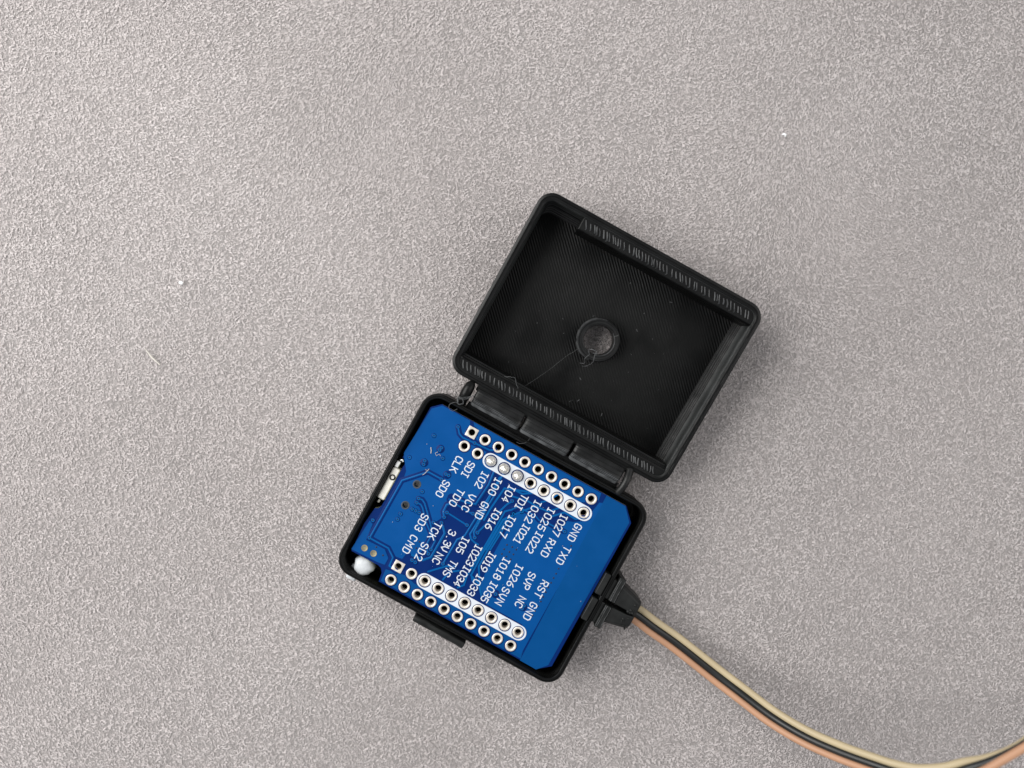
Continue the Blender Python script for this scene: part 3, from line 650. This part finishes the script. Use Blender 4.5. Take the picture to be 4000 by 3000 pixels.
# printed pin names in a plotted stroke lettering
GL = {
 'O': [([(.15, 0), (.47, 0), (.62, .2), (.62, .8), (.47, 1), (.15, 1), (0, .8), (0, .2)], 1)],
 'D': [([(0, 0), (.44, 0), (.62, .2), (.62, .8), (.44, 1), (0, 1)], 1)],
 'C': [([(.62, .8), (.47, 1), (.15, 1), (0, .8), (0, .2), (.15, 0), (.47, 0), (.62, .2)], 0)],
 'G': [([(.62, .8), (.47, 1), (.15, 1), (0, .8), (0, .2), (.15, 0), (.47, 0), (.62, .2), (.62, .45), (.38, .45)], 0)],
 'L': [([(0, 1), (0, 0), (.6, 0)], 0)],
 'K': [([(0, 0), (0, 1)], 0), ([(.6, 1), (.02, .42)], 0), ([(.22, .6), (.62, 0)], 0)],
 'S': [([(.62, .82), (.47, 1), (.15, 1), (0, .82), (0, .68), (.15, .54), (.47, .46), (.62, .32), (.62, .18), (.47, 0), (.15, 0), (0, .18)], 0)],
 'I': [([(.1, 0), (.52, 0)], 0), ([(.31, 0), (.31, 1)], 0), ([(.1, 1), (.52, 1)], 0)],
 '1': [([(.1, 0), (.52, 0)], 0), ([(.31, 0), (.31, 1), (.12, .84)], 0)],
 '2': [([(0, .8), (.15, 1), (.47, 1), (.62, .82), (.62, .66), (0, 0), (.62, 0)], 0)],
 '3': [([(0, .82), (.15, 1), (.47, 1), (.62, .84), (.62, .68), (.47, .53), (.24, .53)], 0), ([(.47, .53), (.62, .38), (.62, .16), (.47, 0), (.15, 0), (0, .18)], 0)],
 '4': [([(.46, 0), (.46, .95), (.02, .32), (.64, .32)], 0)],
 '5': [([(.6, 1), (.06, 1), (.03, .55), (.44, .6), (.62, .44), (.62, .18), (.47, 0), (.15, 0), (0, .16)], 0)],
 '6': [([(.52, 1), (.26, .84), (0, .45), (0, .18), (.15, 0), (.47, 0), (.62, .18), (.62, .38), (.47, .54), (.12, .54)], 0)],
 '7': [([(0, 1), (.62, 1), (.2, 0)], 0)],
 '8': [([(.16, .53), (.03, .68), (.03, .84), (.17, 1), (.45, 1), (.59, .84), (.59, .68), (.46, .53)], 1), ([(.15, .53), (0, .38), (0, .16), (.15, 0), (.47, 0), (.62, .16), (.62, .38), (.47, .53)], 0)],
 '9': [([(.1, 0), (.36, .16), (.62, .55), (.62, .82), (.47, 1), (.15, 1), (0, .82), (0, .62), (.15, .46), (.5, .46)], 0)],
 'T': [([(0, 1), (.62, 1)], 0), ([(.31, 1), (.31, 0)], 0)],
 'V': [([(0, 1), (.02, .4), (.31, 0), (.60, .4), (.62, 1)], 0)],
 'N': [([(0, 0), (0, 1), (.62, 0), (.62, 1)], 0)],
 'M': [([(0, 0), (0, 1), (.31, .5), (.62, 1), (.62, 0)], 0)],
 'P': [([(0, 0), (0, 1), (.47, 1), (.62, .84), (.62, .62), (.47, .46), (0, .46)], 0)],
 'R': [([(0, 0), (0, 1), (.47, 1), (.62, .84), (.62, .62), (.47, .46), (0, .46)], 0), ([(.28, .46), (.62, 0)], 0)],
 'X': [([(0, 0), (.62, 1)], 0), ([(0, 1), (.62, 0)], 0)],
 '.': [([(.28, .03), (.34, .03)], 0)],
}
GL['0'] = GL['O']
HT, SW = 1.17, 0.152
for w, ax, ay, bx, by in D['words']:
    mb = MB(); n = len(w); a = Vector((ax, ay)); b = Vector((bx, by)); a, b = a + (b - a) * 0.03, b - (b - a) * 0.09; rd = (b - a).normalized(); up = Vector((-rd.y, rd.x)); z = ZT + 0.088
    for c, ch in enumerate(w):
        o = a + (b - a) * (c / (n - 1))
        for pts, closed in GL[ch]:
            mb.stroke([tuple(o + rd * ((x - .31) * HT) + up * ((y - .5) * HT)) for x, y in pts], SW, ZT + 0.02, z, bool(closed), 0.015)
            z += 0.0012
    mb.obj("printed_name", M['silk'], board, 60)
# fibres and dust on the board
mb = MB()
def fleck(pts, r): mb.tube([(x, y, ZT + 0.12) for x, y in pts], r, 5)
fleck([(-16.4, 8.6), (-16.1, 8.2), (-15.9, 7.7)], 0.06)
fleck([(-15.0, 8.5), (-15.3, 8.1), (-14.9, 7.8), (-14.6, 8.3), (-14.3, 8.1)], 0.035)
fleck([(-15.4, 4.9), (-15.0, 4.9), (-14.9, 5.3), (-15.2, 4.2), (-15.4, 3.9)], 0.035)
for k in range(26):
    x, y = random.uniform(-19, 18), random.uniform(-13, 13); r = random.choice((0.03, 0.04, 0.06)); fleck([(x, y), (x + r, y + r * .5)], r)
stuff(mb.obj("dust_fleck", M['dust'], board, 60))

# USB socket under the left edge
mb = MB(); 
us = [(r_, z) for r_, z in ((0.25, 4.3), (0.0, 4.6), (0.0, 6.6), (0.25, 6.95))]
def usb_ring(i, z): return [(x - 17.35, y - 0.2, z) for x, y in rrect(5.6 - 2 * i, 6.0 - 2 * i, 0.6, 4)]
mb.loft([usb_ring(i, z) for i, z in us], True, True)
usb = mb.obj("usb_socket", M['usb'], board, 40)
mb = MB(); mb.box(-20.36, -18.98, -3.1, 2.75, 6.5, 8.25); mb.obj("shell_lip", M['usb'], usb, 30, 0.25)
mb = MB(); mb.lathe((-19.62, 1.05, 8.26), [(0.55, -0.3), (0.52, 0.06), (0.30, 0.10), (0.25, -0.2)], 14, False, True); mb.obj("shell_notch", M['strain'], usb, 40)
mb = MB(); mb.box(-20.3, -19.6, 2.85, 3.95, 6.6, 8.4); mb.obj("anchor_tab", M['bright'], usb, 30, 0.15)
mb = MB(); mb.tube([(-19.85, 4.2, 8.1), (-19.55, 4.4, 8.2), (-19.3, 4.2, 8.2)], 0.14, 8); mb.obj("anchor_tab", M['bright'], usb, 40)
mb = MB(); mb.box(-20.0, -19.6, -3.95, -3.35, 6.6, 7.6); mb.obj("anchor_tab", M['usb'], usb, 30, 0.12)

# ------------------------------------------------------------------ white button in the corner cut-out
bu, bv = D['button']
btn = thing(empty("push_button", (ROOT[0], ROOT[1], 0), TURN), "small white plastic button in the corner cut-out of the box", "button")
mb = MB(); n = 22; rings = []
for r, z in ((1.45, 4.0), (1.62, 5.6), (1.62, 7.4), (1.42, 8.15), (1.0, 8.5), (0.5, 8.62), (0.02, 8.64)):
    rings.append([(bu + 0.05 + r * 1.08 * (1 + 0.07 * math.sin(3 * a + .6) + 0.05 * math.sin(7 * a) + 0.02 * math.sin(11 * a + 1)) * math.cos(a), bv - 0.1 + r * (1 + 0.035 * math.sin(5 * a + 2)) * math.sin(a), z) for a in [2 * math.pi * t / n for t in range(n)]])
mb.loft(rings, True, True); mb.obj("button_cap", M['white'], btn, 60)
mb = MB(); mb.loft([[(bu - 0.95 + (x * 0.95), y, 5.6 + z) for x, z in rrect(1.9, 1.6, 0.35, 3)] for y in (bv - 1.0, -16.9, -17.75, -17.95)], True, True)
mb.obj("button_stem", M['white'], btn, 40, 0.1)

# ------------------------------------------------------------------ strain relief clamped in the right wall
sr = thing(empty("strain_relief", (ROOT[0], ROOT[1], 0), TURN), "dark plastic strain relief with a slot, clipped in the box wall round the cable", "strain relief")
ZS = RIM + 0.25
def half(sgn):
    mb = MB()
    c0 = 0.25
    def blk(u0, u1, va, vb, z0, z1): # va inner (slot side), vb outer
        a, b = (c0 + sgn * va, c0 + sgn * vb); mb.box(u0, u1, min(a, b), max(a, b), z0, z1)
    blk(19.15, 20.25, 0.36, 4.25 if sgn > 0 else 4.45, 2.0, ZS - 0.1)
    blk(20.25, 21.65, 0.36, 3.9 if sgn > 0 else 4.1, 2.0, ZS - 0.45)
    blk(21.65, 22.8, 0.40, 4.7 if sgn > 0 else 4.45, 2.0, ZS + 0.15)
    # tapered boot
    o0, o1 = (3.85, 2.7) if sgn > 0 else (3.3, 2.45)
    rings = []
    for u, va, vb, z0, z1 in ((22.8, 0.38, o0, 2.2, ZS - 0.05), (25.4, 0.30, o0 * .4 + o1 * .6, 2.8, ZS - 0.3), (26.7, 0.14, o1 + .05, 3.1, ZS - 0.5), (27.05, 0.08, o1 - .1, 3.3, ZS - 0.7)):
        rings.append([(u, c0 + sgn * a, z) for a, z in ((va, z0), (vb - .5, z0), (vb, z0 + .5), (vb, z1 - .55), (vb - .55, z1), (va, z1))])
    mb.loft(rings, True, True)
    o = mb.obj("clamp_half", M['strain'], sr, 30, 0.14)
    mb = MB()
    for u_, z_, e_ in ((21.78, ZS + 0.13, 4.45), (22.02, ZS + 0.16, 4.4), (22.66, ZS + 0.13, 4.45)):
        mb.tube([(u_ + random.uniform(-.03, .03), c0 + sgn * (0.5 + (e_ - 0.6) * q / 10), z_) for q in range(11)], [random.uniform(.03, .08) for _ in range(11)], 6)
    stuff(mb.obj("print_line", M['ridge'], o, 60))
    return o
half(1); half(-1)
for a, b, k in ((26.2, 1.2, 9), (26.0, -1.4, 8)):
    for q in range(k):
        u, v = a + random.uniform(-.7, .6), b + random.uniform(-.9, .9); r = random.uniform(.14, .34)
        if q == 0: mb = MB()
        mb.lathe((u, v, ZS - 0.45 + (26.4 - u) * .12), [(r, -.25), (r * .9, .02), (r * .4, .12)], 7, False, True)
    stuff(mb.obj("rough_crumb", M['strain'], sr, 50))

# ------------------------------------------------------------------ three-wire ribbon cable
def catmull(P, k=8):
    P = [Vector(p) for p in P]; Q = []
    for i in range(len(P) - 1):
        p0, p1, p2, p3 = P[max(i - 1, 0)], P[i], P[i + 1], P[min(i + 2, len(P) - 1)]
        for j in range(k):
            t = j / k
            Q.append(0.5 * ((2 * p1) + (p2 - p0) * t + (2 * p0 - 5 * p1 + 4 * p2 - p3) * t * t + (3 * p1 - p0 - 3 * p2 + p3) * t ** 3))
    return Q + [P[-1]]
path = catmull(D['wire'] + [(75, -50, 28), (100, -28, 18), (130, 0, 6), (165, 30, 1.4), (215, 60, 0.9)])
NV = 16 * 8
cable = thing(empty("ribbon_cable", (0, 0, 0)), "three-wire ribbon cable in cream, black and orange-brown curving off the fabric", "cable")
for nm, off, mat, lab in (("cream_wire", 1.0, 'cream', None), ("black_wire", 0.0, 'black', None), ("orange_wire", -1.0, 'orange', None)):
    pts = []
    for i, p in enumerate(path):
        t = (path[min(i + 1, len(path) - 1)] - path[max(i - 1, 0)]).normalized()
        side = Vector((-t.y, t.x, 0)).normalized()
        f = i / 128.0
        tw = max(0.0, min(1.0, (f - 0.66) / 0.28)); tw = tw * tw * (3 - 2 * tw)
        tw2 = max(0.0, min(1.0, (f - 1.02) / 0.25))
        phi = R(112) * tw * (1 - tw2)
        d = side * math.cos(phi) - Vector((0, 0, 1)) * math.sin(phi)
        sp = 1.10
        pts.append(p + d * (off * sp))
    mb = MB(); mb.tube(pts, 0.57, 14)
    mb.obj("insulated_wire", M[mat], cable, 80)['label'] = {'cream': "cream wire", 'black': "black wire", 'orange': "orange-brown wire"}[mat]

# ------------------------------------------------------------------ lint on the fabric
L0 = D['lint']
def lint(pts, rr, label, grp):
    mb = MB(); mb.tube(pts, rr, 7); o = mb.obj("lint_fleck", M['lint'] if 'white' in label else M['dust'], None, 60)
    c = sum((Vector(p) for p in pts), Vector()) / len(pts)
    o.data.transform(Matrix.Translation(-c * S)); o.location = c * S
    thing(o, label, "lint", grp); return o
x, y, z = L0[0]; lint([(x - .42, y + .08, z), (x - .12, y + .16, z + .25), (x + .15, y - .02, z + .3), (x + .12, y - .34, z + .15)], [.07, .22, .22, .1], "curled white fleck of lint on bare fabric far above the lid", "lint flecks on the fabric")
x, y, z = L0[1]; lint([(x - .3, y + .02, z), (x, y, z + .1), (x + .28, y - .04, z)], [.22, .33, .25], "small square white fleck of lint on bare fabric left of the lid", "lint flecks on the fabric")
x, y, z = L0[2]; lint([(x - .08, y - .2, z), (x, y, z + .12), (x + .06, y + .16, z)], [.08, .18, .1], "tiny white fleck of lint close to the box's USB side", "lint flecks on the fabric")
(xa1, ya1, z), (xb1, yb1, _) = L0[3], L0[4]
lint([(xa1, ya1, z), ((xa1 + xb1) / 2 - .1, (ya1 + yb1) / 2 - .1, z + .12), (xb1, yb1, z)], [.05, .18, .12], "straight pale cream fibre sliver lying on the fabric", "lint flecks on the fabric")
